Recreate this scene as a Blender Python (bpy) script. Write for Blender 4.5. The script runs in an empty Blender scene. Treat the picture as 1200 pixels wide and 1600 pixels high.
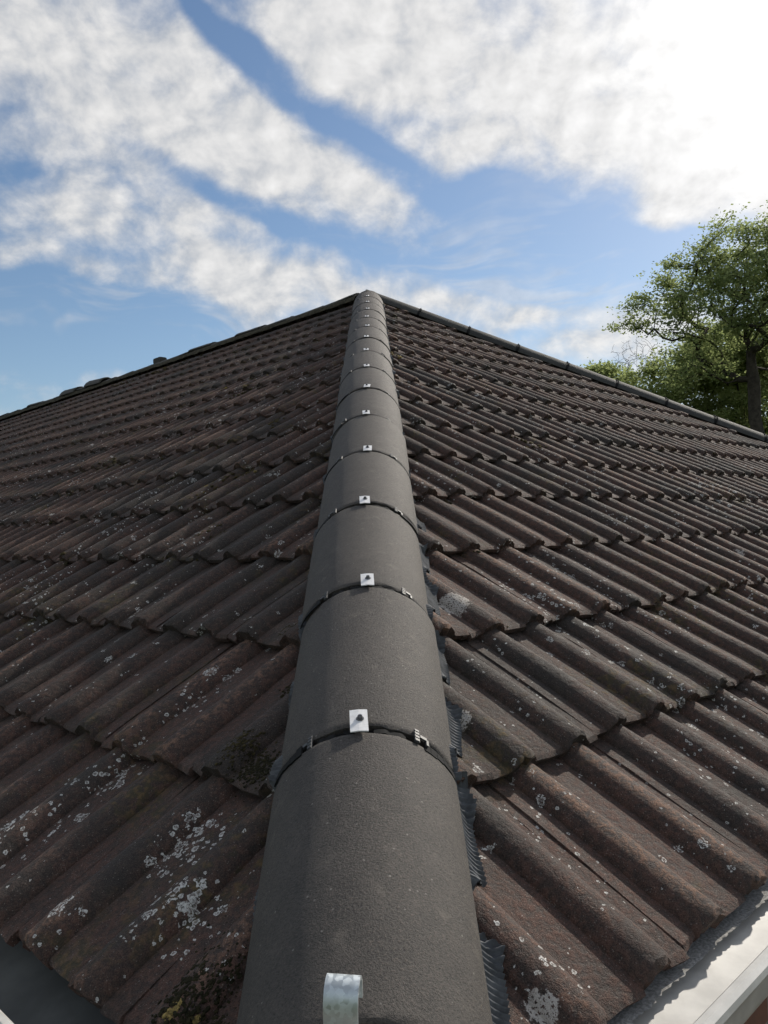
import bpy, bmesh, math, random
import numpy as np
from mathutils import Matrix, Vector

R = math.radians
random.seed(7)
rng = np.random.default_rng(11)
scene = bpy.context.scene
COL = scene.collection
ZO = 2.95                                    # height of the first hip joint above the ground

# ------------------------------------------------------------------ camera
PITCH = R(29.96)                             # roof pitch
TP, CP, SP = math.tan(PITCH), math.cos(PITCH), math.sin(PITCH)
TB = TP / math.sqrt(2); BETA = math.atan(TB)
HIP = Vector((math.cos(BETA) / 2 ** .5, math.cos(BETA) / 2 ** .5, math.sin(BETA)))
ACR = Vector((1, -1, 0)).normalized()        # horizontal, square to the hip, towards the right-hand slope
HUP = ACR.cross(HIP)
S_APEX = 6.454
APEX = HIP * S_APEX + Vector((0, 0, ZO))

def camera():
    yaw, pit, roll = R(0.29), R(1.736), R(-2.074)
    a = math.pi / 4 - yaw
    F = Vector((math.cos(a) * math.cos(pit), math.sin(a) * math.cos(pit), math.sin(pit)))
    r = F.cross(Vector((0, 0, 1))).normalized(); u = r.cross(F)
    r2 = r * math.cos(roll) + u * math.sin(roll)
    u2 = -r * math.sin(roll) + u * math.cos(roll)
    loc = Vector((-0.759, -0.8082, 0.2661 + ZO))
    cd = bpy.data.cameras.new('camera'); co = bpy.data.objects.new('camera', cd); COL.objects.link(co)
    m = Matrix((r2, u2, -F)).transposed().to_4x4(); m.translation = loc
    co.matrix_world = m
    cd.sensor_fit = 'VERTICAL'; cd.sensor_height = 24.0; cd.lens = 1268.84 / 1600 * 24
    cd.clip_start = 0.02; cd.clip_end = 3000
    scene.camera = co
    return loc, r2, u2, F
CAM, CR, CU, CF = camera()
def project(P):
    d = P - CAM; z = d.dot(CF)
    if z < .05: return None
    return (600 + 1268.84 * d.dot(CR) / z, 800 - 1268.84 * d.dot(CU) / z)

# ------------------------------------------------------------------ node helpers
class NT:
    def __init__(self, tree):
        self.t = tree; tree.nodes.clear()
    def n(self, kind, **kw):
        nd = self.t.nodes.new(kind)
        for k, v in kw.items(): setattr(nd, k, v)
        return nd
    def put(self, sock, v):
        if v is None: return
        if isinstance(v, bpy.types.NodeSocket): self.t.links.new(v, sock)
        elif isinstance(v, (tuple, list)) and len(v) == 3 and len(sock.default_value) == 4: sock.default_value = (*v, 1)
        else: sock.default_value = v
    def math(self, op, a, b=None, c=None, clamp=False):
        nd = self.n('ShaderNodeMath', operation=op, use_clamp=clamp)
        for i, v in enumerate((a, b, c)): self.put(nd.inputs[i], v) if v is not None else None
        return nd.outputs[0]
    def vmath(self, op, a, b=None, scale=None):
        nd = self.n('ShaderNodeVectorMath', operation=op)
        self.put(nd.inputs[0], a); self.put(nd.inputs[1], b)
        if scale is not None: self.put(nd.inputs['Scale'], scale)
        return nd.outputs['Value'] if op in ('DOT_PRODUCT', 'LENGTH', 'DISTANCE') else nd.outputs[0]
    def ramp(self, v, a, b, lo=0., hi=1., smooth=True):
        nd = self.n('ShaderNodeMapRange', interpolation_type='SMOOTHSTEP' if smooth else 'LINEAR')
        for i, x in enumerate((v, a, b, lo, hi)): self.put(nd.inputs[i], x)
        return nd.outputs[0]
    def mix(self, f, a, b, mode='MIX'):
        nd = self.n('ShaderNodeMix', data_type='RGBA', blend_type=mode)
        self.put(nd.inputs[0], f); self.put(nd.inputs[6], a); self.put(nd.inputs[7], b)
        return nd.outputs[2]
    def noise(self, vec, scale, detail=4, rough=.55, dist=0., color=False, dim='3D'):
        nd = self.n('ShaderNodeTexNoise', noise_dimensions=dim); self.put(nd.inputs['Vector'], vec)
        nd.inputs['Scale'].default_value = scale; nd.inputs['Detail'].default_value = detail
        nd.inputs['Roughness'].default_value = rough; nd.inputs['Distortion'].default_value = dist
        return nd.outputs['Color' if color else 'Fac']
    def voro(self, vec, scale, feature='F1', rnd=1.):
        nd = self.n('ShaderNodeTexVoronoi', feature=feature); self.put(nd.inputs['Vector'], vec)
        nd.inputs['Scale'].default_value = scale; nd.inputs['Randomness'].default_value = rnd
        return nd
    def sep(self, v):
        nd = self.n('ShaderNodeSeparateXYZ'); self.put(nd.inputs[0], v); return nd.outputs
    def comb(self, x, y, z):
        nd = self.n('ShaderNodeCombineXYZ')
        for i, v in enumerate((x, y, z)): self.put(nd.inputs[i], v)
        return nd.outputs[0]
    def bump(self, h, strength, dist, normal=None):
        nd = self.n('ShaderNodeBump'); nd.inputs['Strength'].default_value = strength; nd.inputs['Distance'].default_value = dist
        self.put(nd.inputs['Height'], h)
        if normal is not None: self.put(nd.inputs['Normal'], normal)
        return nd.outputs[0]

# ------------------------------------------------------------------ sky and sun
SUN_AZ, SUN_EL = 42.0, 34.0                  # degrees to the right of the hip's heading, and up
HEAD = Vector((1, 1, 0)).normalized()
sd = HEAD * math.cos(R(SUN_AZ)) + ACR * math.sin(R(SUN_AZ))
SUN = Vector((sd.x * math.cos(R(SUN_EL)), sd.y * math.cos(R(SUN_EL)), math.sin(R(SUN_EL))))

def sky():
    w = bpy.data.worlds.new('World'); scene.world = w; w.use_nodes = True
    T = NT(w.node_tree)
    D = T.n('ShaderNodeTexCoord').outputs['Generated']
    sk = T.n('ShaderNodeTexSky', sky_type='NISHITA', sun_disc=False)
    sk.sun_elevation = R(SUN_EL); sk.sun_rotation = math.atan2(SUN.x, SUN.y)
    sk.altitude = 50; sk.air_density = 1.05; sk.dust_density = 0.45; sk.ozone_density = 1.4
    r = T.vmath('DOT_PRODUCT', D, tuple(ACR)); f = T.vmath('DOT_PRODUCT', D, tuple(HEAD)); z = T.sep(D)[2]
    az = T.math('MULTIPLY', T.math('ARCTAN2', r, f), 57.2958)
    el = T.math('MULTIPLY', T.math('ARCSINE', z), 57.2958)
    ae = T.comb(az, el, 0.)
    zz = T.math('ADD', T.math('MAXIMUM', z, 0.), .60)
    pl = T.comb(T.math('DIVIDE', r, zz), T.math('DIVIDE', f, zz), 0.)
    # slow wobble of the cloud banks' outlines
    wob = T.vmath('SUBTRACT', T.noise(pl, 3.2, 2, .6, color=True, dim='2D'), (.5, .5, .5))
    ae2 = T.vmath('ADD', ae, T.vmath('MULTIPLY', wob, (9., 6., 0.)))
    banks = [(-16.2,29.2,-14,20,7.8,.64), (-1.5,25.2,-25,7.6,2.8,.50), (-11.5,19.9,-13.5,15,3.0,.46), (-22.4,17.6,-2.5,8,1.2,.36),
             (-6.8,17.0,-6.8,9,2.4,.50), (9.4,15.4,-4.7,8.5,1.5,.42), (12.6,29.2,-22,18,6.6,.66), (-.2,32.2,-22,8,2.6,.55),
             (27,27,-93,10.5,10,.85), (20.9,19.8,-14,2.4,.8,.40), (18.7,13.0,5,4.6,2.6,.50), (18.8,24.2,-19,6.5,2.8,.30),
             (-6.2,31.4,-28,10.5,1.25,-.80), (3.6,25.0,-25,10,1.6,-.65), (12.2,19.2,-12,13.5,3.6,-.62), (-21.3,14.2,-.3,14,3.2,-.60),
             (-19.5,23.2,-3,10,1.2,-.26), (-21,19.6,-6,7,1.6,.24), (-6.6,22.2,-15,10,1.25,-.52)]
    cov = None
    for (a, e, rot, L, W, amp) in banks:
        mp = T.n('ShaderNodeMapping', vector_type='TEXTURE')
        T.put(mp.inputs[0], ae2)
        mp.inputs['Location'].default_value = (a, e, 0); mp.inputs['Rotation'].default_value = (0, 0, R(rot)); mp.inputs['Scale'].default_value = (L * 1.12, W * 1.12, 1)
        g = T.ramp(T.vmath('LENGTH', mp.outputs[0]), 1.15, .25, 0., amp)
        cov = g if cov is None else T.math('ADD', cov, g)
    # beyond the banks above: the same broken cover all round
    rest = T.math('MAXIMUM', T.ramp(T.math('ABSOLUTE', az), 30., 48.), T.ramp(el, 36., 46.))
    cov = T.math('ADD', cov, T.math('MULTIPLY', rest, .26))
    warp = T.vmath('ADD', pl, T.vmath('SCALE', T.vmath('SUBTRACT', T.noise(pl, 11., 1, .5, color=True, dim='2D'), (.5, .5, .5)), scale=.022))
    n1 = T.noise(warp, 6.5, 2, .6, dim='2D')
    n2 = T.noise(warp, 22., 5, .60, dim='2D')
    n3 = T.noise(T.vmath('ADD', warp, (.013, .013, 0.)), 22., 3, .60, dim='2D')     # the same puffs seen towards the sun
    tot = T.math('ADD', cov, T.math('ADD', T.math('MULTIPLY', T.math('SUBTRACT', n1, .5), 1.35), T.math('MULTIPLY', T.math('SUBTRACT', n2, .5), .9)))
    dens = T.ramp(tot, -.24, .72)
    # thin combed veil low in the sky
    vn = T.noise(T.vmath('MULTIPLY', ae2, (.07, .34, 1.)), 1.0, 4, .6, dim='2D')
    veil = T.math('MULTIPLY', T.ramp(vn, .50, .74), T.ramp(el, 28., 14., 0., .50))
    dens = T.math('MAXIMUM', dens, veil)
    body = T.ramp(tot, .15, .95)
    sung = T.math('MAXIMUM', T.vmath('DOT_PRODUCT', D, tuple(SUN)), 0.)
    glow = T.math('ADD', T.math('MULTIPLY', T.math('POWER', sung, 36.), 1.5), T.math('MULTIPLY', T.math('POWER', sung, 6.), .20))
    relief = T.math('MULTIPLY', T.math('SUBTRACT', n2, n3), 2.2)
    lum = T.math('ADD', T.math('ADD', .66, T.math('MULTIPLY', relief, .20)), T.math('MULTIPLY', T.math('SUBTRACT', n2, .5), -.06))
    lum = T.math('ADD', lum, T.math('MULTIPLY', body, .08))
    lum = T.math('ADD', T.math('MAXIMUM', lum, .46), glow)
    cc = T.mix(T.ramp(lum, .35, .85), (.80, .88, 1.0), (1.0, .985, .965))
    cloud = T.vmath('SCALE', cc, scale=T.math('MULTIPLY', lum, CLOUD_GAIN))
    blue = T.n('ShaderNodeHueSaturation'); blue.inputs['Saturation'].default_value = 1.08
    T.put(blue.inputs['Color'], sk.outputs[0])
    col = T.mix(T.math('MULTIPLY', dens, .93), blue.outputs[0], cloud)
    bg = T.n('ShaderNodeBackground'); T.put(bg.inputs['Color'], col); bg.inputs['Strength'].default_value = SKY_STRENGTH
    o = T.n('ShaderNodeOutputWorld'); T.t.links.new(bg.outputs[0], o.inputs[0])
    w.cycles.sampling_method = 'MANUAL'; w.cycles.sample_map_resolution = 512

SKY_STRENGTH, CLOUD_GAIN = 0.104, 9.7
sky()
sl = bpy.data.lights.new('sun', 'SUN'); sl.energy = 4.1; sl.angle = R(1.2); sl.color = (1.0, .93, .83)
so = bpy.data.objects.new('sun', sl); COL.objects.link(so)
so.rotation_euler = SUN.to_track_quat('Z', 'Y').to_euler(); so.location = (6, -4, 14)
vs = scene.view_settings
scene.display_settings.display_device = 'sRGB'
vs.view_transform = 'Standard'; vs.look = 'None'; vs.exposure = 0.0; vs.gamma = 1.0; vs.use_curve_mapping = False
scene.cycles.use_adaptive_sampling = True; scene.cycles.adaptive_threshold = .02; scene.cycles.adaptive_min_samples = 20
scene.cycles.max_bounces = 4; scene.cycles.diffuse_bounces = 2; scene.cycles.transparent_max_bounces = 8

# ------------------------------------------------------------------ object helpers
def set_props(o, label=None, cat=None, group=None, kind=None):
    for k, v in (('label', label), ('category', cat), ('group', group), ('kind', kind)):
        if v: o[k] = v
    return o
def link(name, me, mat=None, parent=None, mw=None):
    o = bpy.data.objects.new(name, me); COL.objects.link(o)
    if mat is not None and not me.materials: me.materials.append(mat)
    if mw is not None: o.matrix_world = mw
    if parent is not None: set_parent(o, parent)
    return o
ROOTS = {}
def world_of(o):
    m = o.matrix_basis.copy()
    if o.parent is not None: m = world_of(o.parent) @ o.matrix_parent_inverse @ m
    return m
def set_parent(o, p):
    o.parent = p; o.matrix_parent_inverse = world_of(p).inverted()
def mesh(name, verts, faces, smooth=None, attrs=None):
    me = bpy.data.meshes.new(name); me.from_pydata([tuple(v) for v in verts], [], faces)
    for k, vals in (attrs or {}).items():
        a = me.attributes.new(k, 'FLOAT', 'POINT'); a.data.foreach_set('value', np.asarray(vals, dtype=np.float32))
    if smooth is not None:
        me.polygons.foreach_set('use_smooth', [True] * len(me.polygons))
        me.set_sharp_from_angle(angle=R(smooth))
    me.update(); return me
def box_bm(bm, c, size, rot=None):
    m = Matrix.Translation(Vector(c)) @ (rot.to_4x4() if rot is not None else Matrix.Identity(4)) @ Matrix.Diagonal((*size, 1))
    return bmesh.ops.create_cube(bm, size=1.0, matrix=m)['verts']
def bm_mesh(name, bm, smooth=None):
    me = bpy.data.meshes.new(name); bmesh.ops.recalc_face_normals(bm, faces=bm.faces[:]); bm.to_mesh(me); bm.free()
    if smooth is not None:
        me.polygons.foreach_set('use_smooth', [True] * len(me.polygons)); me.set_sharp_from_angle(angle=R(smooth))
    return me

# ------------------------------------------------------------------ materials
def new_mat(name):
    m = bpy.data.materials.new(name); m.use_nodes = True
    return m, NT(m.node_tree)
def finish(T, base, rough=.8, normal=None, spec=.4, metallic=0., extra=None):
    b = T.n('ShaderNodeBsdfPrincipled')
    T.put(b.inputs['Base Color'], base); T.put(b.inputs['Roughness'], rough); b.inputs['Specular IOR Level'].default_value = spec
    b.inputs['Metallic'].default_value = metallic
    if normal is not None: T.put(b.inputs['Normal'], normal)
    o = T.n('ShaderNodeOutputMaterial'); T.t.links.new(b.outputs[0], o.inputs[0])
    return b
def wpos(T): return T.n('ShaderNodeNewGeometry').outputs['Position']

def lichen(T, pos, scale, dens, warp, lo, hi, clump_scale, colony=None):
    """round crusts of varied size, in loose clumps; returns (mask, ring-brightness)"""
    p = T.vmath('ADD', pos, T.vmath('SCALE', T.vmath('SUBTRACT', T.noise(pos, scale * 2.2, 1, .6, color=True), (.5, .5, .5)), scale=warp))
    v = T.voro(p, scale)
    rnd = T.sep(v.outputs['Color'])[0]
    cl = T.ramp(T.noise(pos, clump_scale, 3, .6), lo, hi)
    if colony is not None: cl = T.math('ADD', cl, T.math('MULTIPLY', colony, 1.6))
    thr = T.math('SUBTRACT', 1.0, T.math('MULTIPLY', cl, dens))
    rad = T.math('MULTIPLY', T.math('MAXIMUM', T.math('SUBTRACT', rnd, thr), 0.), .44 / dens)
    rad = T.math('ADD', rad, T.math('MULTIPLY', T.math('GREATER_THAN', rnd, thr), .10))
    q = T.math('DIVIDE', v.outputs['Distance'], T.math('MAXIMUM', rad, .001))
    mask = T.ramp(q, 1.0, .86)
    ring = T.ramp(q, .30, .80, .25, 1.0)
    return mask, ring

LICHEN_SPOTS = [                              # right slope?, along, up, reach, strength
    (0, 0.111, -0.260, 0.10, 1.00),
    (0, 0.225, -0.160, 0.09, 0.90),
    (0, 0.639, -0.263, 0.07, 0.80),
    (0, 0.518, -0.208, 0.05, 0.80),
    (0, 0.527, -0.117, 0.09, 0.50),
    (0, 0.542, 0.106, 0.10, 0.40),
    (0, 0.926, 0.033, 0.07, 0.60),
    (0, 0.896, 0.507, 0.08, 0.50),
    (1, 0.471, -0.285, 0.10, 0.60),
    (1, 0.514, -0.227, 0.10, 0.45),
    (1, 0.009, -0.308, 0.10, 0.50),
    (1, 0.391, 0.031, 0.08, 0.50),
    (1, 0.867, 0.313, 0.20, 0.45),
    (1, 3.333, 0.893, 0.50, 0.40),
    (0, 1.892, 0.753, 0.30, 0.40),
    (0, 0.282, -0.349, 0.10, 0.40),
    (0, 0.128, -0.374, 0.08, 0.50),
]
LIME_SPOTS = [                                # right slope?, along, up, reach
    (1, 0.577, 0.364, 0.055),
    (1, 0.267, 0.059, 0.032),
    (1, -0.035, -0.346, 0.030),
    (1, -0.008, -0.300, 0.016),
    (1, 1.083, 0.761, 0.030),
    (1, 3.179, 0.974, 0.045),
    (1, 3.211, 0.755, 0.050),
    (1, 2.351, 0.462, 0.045),
    (0, 0.948, 0.045, 0.022),
    (0, 0.914, 0.442, 0.020),
    (0, 1.325, 0.438, 0.020),
]
LICHEN_COLONIES = []                          # x, y, z, reach, strength: filled in from the slopes below
def slope_point(right, u, v):
    return (u, v * CP, v * SP - .065 + ZO) if right else (v * CP, u, v * SP - .065 + ZO)
for right, u, v, reach, k in LICHEN_SPOTS:
    LICHEN_COLONIES.append((*slope_point(right, u, v), reach, k))

def tile_material(name, spots):
    """one look for every tile; only tiles near a colony or a smear carry the nodes for them"""
    m, T = new_mat(name)
    P = wpos(T)
    rnd = T.math('FRACT', T.math('ADD', T.n('ShaderNodeObjectInfo').outputs['Random'], T.n('ShaderNodeAttribute', attribute_name='tone').outputs['Fac']))
    rise = T.n('ShaderNodeAttribute', attribute_name='rise').outputs['Fac']
    big = T.noise(P, 1.7, 2, .6)
    mid = T.noise(P, 11., 4, .65)
    fine = T.noise(P, 95., 3, .7)
    grit = T.noise(P, 620., 2, .6)
    f1 = T.math('ADD', T.math('ADD', T.math('MULTIPLY', big, .9), T.math('MULTIPLY', mid, 1.1)), T.math('MULTIPLY', T.math('SUBTRACT', rnd, .5), .30))
    f1 = T.math('SUBTRACT', f1, T.math('MULTIPLY', rise, .10))
    red = T.ramp(f1, .62, 1.14)
    col = T.mix(red, (.048, .038, .032), (.118, .059, .043))
    # worn crowns of the rolls: aggregate showing through
    wear = T.math('MULTIPLY', T.ramp(rise, .70, .98), T.ramp(T.math('ADD', mid, T.math('MULTIPLY', rnd, .55)), .68, 1.0))
    wear = T.math('MULTIPLY', wear, T.ramp(fine, .38, .58))
    col = T.mix(T.math('MULTIPLY', wear, .85), col, (.25, .14, .090))
    # silt and grey bloom in the pans
    silt = T.math('MULTIPLY', T.ramp(rise, .25, .0), T.ramp(T.noise(P, 6.3, 2, .7), .48, .72))
    col = T.mix(T.math('MULTIPLY', silt, .55), col, (.150, .112, .090))
    col = T.mix(T.ramp(fine, .36, .66), T.mix(.72, col, (.016, .014, .012)), col)
    col = T.mix(T.ramp(grit, .36, .64), T.mix(.45, col, (.014, .012, .010)), T.mix(.10, col, (.24, .20, .17)))
    # pale grains
    gv = T.voro(P, 430.)
    grain = T.math('MULTIPLY', T.ramp(gv.outputs['Distance'], .42, .28), T.math('GREATER_THAN', T.math('ADD', T.sep(gv.outputs['Color'])[0], T.math('MULTIPLY', mid, .45)), 1.12))
    col = T.mix(T.math('MULTIPLY', grain, .32), col, (.34, .30, .26))
    # algae and flat moss film
    mo = T.math('MULTIPLY', T.ramp(T.noise(T.vmath('ADD', P, (7., 3., 1.)), 3.1, 3, .7), .50, .68), T.ramp(T.noise(P, 42., 2, .7), .46, .62))
    col = T.mix(T.math('MULTIPLY', mo, .75), col, T.mix(T.ramp(fine, .45, .65), (.052, .044, .020), (.135, .092, .038)))
    # lichens: scattered everywhere, thick in a few colonies
    colony = None
    for c in (LICHEN_COLONIES if spots else ()):
        dd = T.ramp(T.vmath('DISTANCE', P, c[:3]), c[3], c[3] * .2, 0., c[4])
        colony = dd if colony is None else T.math('MAXIMUM', colony, dd)
    m1, r1 = lichen(T, P, 44., .24, .022, .44, .64, 3.0, colony)
    m2, r2 = lichen(T, T.vmath('ADD', P, (3.1, 1.7, .4)), 120., .22, .005, .42, .64, 4.1, colony)
    brn = T.noise(P, 310., 2, .7)
    brk = T.ramp(brn, .44, .56)
    l1 = T.math('MULTIPLY', T.math('MULTIPLY', m1, r1), brk)
    l2 = T.math('MULTIPLY', T.math('MULTIPLY', m2, r2), T.ramp(brn, .32, .46))
    lc = T.mix(T.noise(P, 24., 2, .5), (.42, .41, .36), (.80, .79, .76))
    col = T.mix(T.math('MULTIPLY', T.math('MAXIMUM', l1, T.math('MULTIPLY', l2, .95)), .95), col, lc)
    # old mortar and lime smears
    if spots:
        lime = None
        for c in LIME_SPOTS:
            d_ = T.ramp(T.vmath('DISTANCE', P, slope_point(*c[:3])), c[3] * 1.25, 0., 0., 1.)
            lime = d_ if lime is None else T.math('MAXIMUM', lime, d_)
        lm = T.ramp(T.math('ADD', T.math('MULTIPLY', lime, .62), T.math('MULTIPLY', fine, .75)), .68, .76)
        lm = T.math('MULTIPLY', T.math('MULTIPLY', lm, T.ramp(brn, .36, .50)), T.math('GREATER_THAN', lime, .02))
        col = T.mix(T.math('MULTIPLY', lm, .9), col, T.mix(mid, (.36, .33, .29), (.62, .58, .53)))
    h = T.math('ADD', T.math('MULTIPLY', grit, .5), T.math('ADD', T.math('MULTIPLY', fine, 1.6), T.math('MULTIPLY', mid, 2.5)))
    finish(T, col, T.ramp(fine, .2, .8, .72, .95), T.bump(h, .9, .0024), spec=.35)
    return m

def hip_material(name, a, b, bloom):
    m, T = new_mat(name)
    P = wpos(T)
    oi = T.n('ShaderNodeObjectInfo').outputs['Random']
    g = T.noise(P, 330., 3, .75); mid = T.noise(P, 26., 3, .65); big = T.noise(P, 4., 2, .6)
    col = T.mix(T.ramp(T.math('ADD', T.math('MULTIPLY', mid, .6), T.math('ADD', T.math('MULTIPLY', big, .6), T.math('MULTIPLY', oi, .30))), .45, .95), a, b)
    col = T.mix(T.ramp(g, .50, .30), col, tuple(x * .65 for x in a))
    col = T.mix(T.math('MULTIPLY', T.ramp(g, .52, .74), .45), col, (b[0] * 2.1, b[1] * 1.9, b[2] * 1.7))
    sp = T.voro(P, 130.)
    spot = T.math('MULTIPLY', T.ramp(sp.outputs['Distance'], .22, .12), T.math('GREATER_THAN', T.sep(sp.outputs['Color'])[0], .93))
    col = T.mix(T.math('MULTIPLY', spot, .45), col, (.30, .28, .25))
    # streaks of lime bloom
    st = T.math('MULTIPLY', T.ramp(T.noise(T.vmath('MULTIPLY', P, (9., 9., 3.)), 3., 4, .7), .56, .78), bloom)
    col = T.mix(st, col, (.19, .165, .135))
    h = T.math('ADD', g, T.math('MULTIPLY', mid, .7))
    finish(T, col, .78, T.bump(h, .8, .0016), spec=.42)
    return m

def plain(name, col, rough=.6, spec=.4, metallic=0., var=.15, scale=30., bump=.2, dist=.001):
    m, T = new_mat(name); P = wpos(T)
    n = T.noise(P, scale, 4, .6)
    c = T.mix(T.ramp(n, .3, .75), tuple(x * (1 - var) for x in col), tuple(min(1, x * (1 + var)) for x in col))
    finish(T, c, rough, T.bump(n, bump, dist), spec, metallic)
    return m

def galvanised():
    m, T = new_mat('galvanised_steel'); P = wpos(T)
    v = T.voro(P, 240.); s = T.sep(v.outputs['Color'])[0]
    n = T.noise(P, 60., 4, .6)
    col = T.mix(T.ramp(T.math('ADD', T.math('MULTIPLY', s, .5), T.math('MULTIPLY', n, .7)), .35, .9), (.50, .54, .55), (.70, .75, .76))
    finish(T, col, T.ramp(s, 0, 1, .36, .55), T.bump(n, .12, .001), .5, .75)
    return m

def brick_material():
    m, T = new_mat('brickwork')
    P = wpos(T); x, y, z = T.sep(P)
    b = T.n('ShaderNodeTexBrick'); T.put(b.inputs['Vector'], T.comb(T.math('ADD', x, y), z, 0.))
    b.inputs['Scale'].default_value = 1.0; b.inputs['Brick Width'].default_value = .225; b.inputs['Row Height'].default_value = .075; b.inputs['Mortar Size'].default_value = .006
    b.inputs['Color1'].default_value = (.26, .11, .07, 1); b.inputs['Color2'].default_value = (.19, .08, .055, 1); b.inputs['Mortar'].default_value = (.35, .32, .28, 1)
    finish(T, T.mix(T.noise(P, 40., 4, .6), b.outputs[0], (.12, .07, .05)), .9, T.bump(b.outputs['Fac'], -.5, .005))
    return m

def leaf_material(name, a, b, c):
    m, T = new_mat(name); P = wpos(T)
    rnd = T.n('ShaderNodeAttribute', attribute_name='tone').outputs['Fac']
    n = T.noise(P, .55, 3, .6)
    col = T.mix(T.ramp(n, .35, .68), a, b)
    col = T.mix(T.ramp(rnd, .3, 1.), col, c)
    d = T.n('ShaderNodeBsdfDiffuse'); T.put(d.inputs[0], col)
    t = T.n('ShaderNodeBsdfTranslucent'); T.put(t.inputs[0], T.mix(.6, col, (.48, .56, .22)))
    mx = T.n('ShaderNodeMixShader'); mx.inputs[0].default_value = .58
    T.t.links.new(d.outputs[0], mx.inputs[1]); T.t.links.new(t.outputs[0], mx.inputs[2])
    o = T.n('ShaderNodeOutputMaterial'); T.t.links.new(mx.outputs[0], o.inputs[0])
    return m

M_TILE = tile_material('weathered_concrete_tile', False)
M_TILE_SPOT = tile_material('weathered_concrete_tile_with_crusts', True)
M_HIP = hip_material('charcoal_hip_tile', (.046, .041, .037), (.074, .065, .057), .35)
M_RIDGE = hip_material('weathered_ridge_tile', (.030, .029, .027), (.062, .058, .046), .35)
M_FELT = plain('roofing_felt', (.022, .022, .023), .9)
M_PLASTIC = plain('black_plastic', (.014, .014, .014), .85, .2)
M_GREYP = plain('grey_plastic', (.065, .065, .065), .55, .5, var=.4, scale=220.)
M_FLASH = plain('butyl_flashing', (.090, .095, .102), .66, .35, var=.35, scale=70.)
M_CLIP = plain('clip_metal', (.78, .77, .76), .45, .5, .0, var=.08, scale=160.)
M_SCREW = plain('screw_steel', (.16, .16, .17), .35, .5, .9)
M_GALV = galvanised()
M_PVC = plain('white_pvc', (.50, .49, .46), .45, .5, var=.16, scale=16., bump=.06)
M_TRAY = plain('eave_tray', (.085, .090, .086), .75, .3, var=.2, scale=14.)
M_STRIP = plain('grey_strip', (.30, .295, .28), .95, .2, var=.4, scale=260., bump=.8, dist=.002)
M_MORTAR = plain('old_mortar', (.17, .14, .11), .95, .2, var=.45, scale=120., bump=.9, dist=.004)
M_BED = plain('mossy_mortar', (.060, .052, .034), .95, .2, var=.5, scale=35., bump=.9, dist=.006)
M_BRICK = brick_material()
M_BARK = plain('bark', (.055, .047, .038), .95, .2, var=.4, scale=6., bump=.8, dist=.03)

def moss_material():
    m, T = new_mat('moss'); P = wpos(T)
    rnd = T.n('ShaderNodeAttribute', attribute_name='tone').outputs['Fac']
    n = T.noise(P, 170., 4, .7)
    col = T.mix(rnd, (.022, .021, .010), (.110, .082, .032))
    col = T.mix(T.ramp(rnd, .90, .97), col, (.42, .31, .11))
    col = T.mix(T.ramp(n, .35, .7), T.mix(.6, col, (.01, .01, .005)), col)
    finish(T, col, .95, T.bump(n, .9, .004), .2)
    return m
M_MOSS = moss_material()

def ground_material():
    m, T = new_mat('lawn'); P = wpos(T)
    n = T.noise(P, .35, 4, .6); f = T.noise(P, 18., 4, .7)
    col = T.mix(n, (.045, .075, .020), (.085, .105, .035))
    col = T.mix(f, T.mix(.5, col, (.02, .03, .01)), col)
    finish(T, col, .95, T.bump(f, .8, .04), .2)
    return m
def path_material():
    m, T = new_mat('brown_gravel'); P = wpos(T)
    v = T.voro(P, 42.); n = T.noise(P, 3., 4, .6)
    col = T.mix(T.sep(v.outputs['Color'])[0], (.10, .066, .042), (.21, .145, .095))
    col = T.mix(T.ramp(n, .35, .7), T.mix(.5, col, (.06, .04, .026)), col)
    finish(T, col, .95, T.bump(v.outputs['Distance'], -.8, .012), .2)
    return m

# ------------------------------------------------------------------ the setting: ground
def sheet(name, x0, x1, y0, y1, z, mat, hole=None):
    me = mesh(name, [(x0, y0, z), (x1, y0, z), (x1, y1, z), (x0, y1, z)], [(0, 1, 2, 3)])
    return set_props(link(name, me, mat), kind='structure')
sheet('ground', -700, 900, -700, 900, 0., ground_material())
sheet('path', -3.2, 12., -3.6, 22., .004, path_material())

# ------------------------------------------------------------------ the house and its slopes
EAVE = -.342                                  # x (left slope) and y (right slope) of the tile tails
RIDGE_X = APEX.x; FAR_X = 2 * APEX.x
LEFT_END = APEX.y + 13.2                      # gable end, out of the picture
GAUGE, V0, NCOURSE = .3245, -.397, 17
HC = .04
house = bpy.data.objects.new('house', None); COL.objects.link(house)
house.location = (RIDGE_X, 8.5, 0)
set_props(house, 'house with a hipped roof of weathered brown concrete tiles and dark hip', 'house')

class Face:
    def __init__(s, U, V, N):
        s.U, s.V, s.N, s.O = Vector(U), Vector(V), Vector(N), Vector((0, 0, ZO - HC))
        s.M = Matrix((s.U, s.V, s.N)).transposed().to_4x4(); s.M.translation = s.O
    def P(s, u, v, n): return s.O + s.U * u + s.V * v + s.N * n
FR = Face((1, 0, 0), (0, CP, SP), (0, -SP, CP))           # right-hand slope: u = x
FL = Face((0, -1, 0), (CP, 0, SP), (-SP, 0, CP))          # left-hand slope:  u = -y
UOFF = {id(FR): 0.0, id(FL): 0.015}
V_TOP = APEX.y / CP

ROLL_W, ROLL_H, THICK, DROP = .0355, .0245, .0155, .0235
def roll(u):
    d = abs(((u + .075) % .15) - .075)
    t = d / ROLL_W
    return 0. if t >= 1 else (1 - t * t) ** .66
def surf(F, u, v):
    """height of the tile surface above the slope's plane"""
    vv = (v - V0) % GAUGE
    return -ROLL_H + ROLL_H * roll(u - UOFF[id(F)]) - DROP * vv / GAUGE

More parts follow.
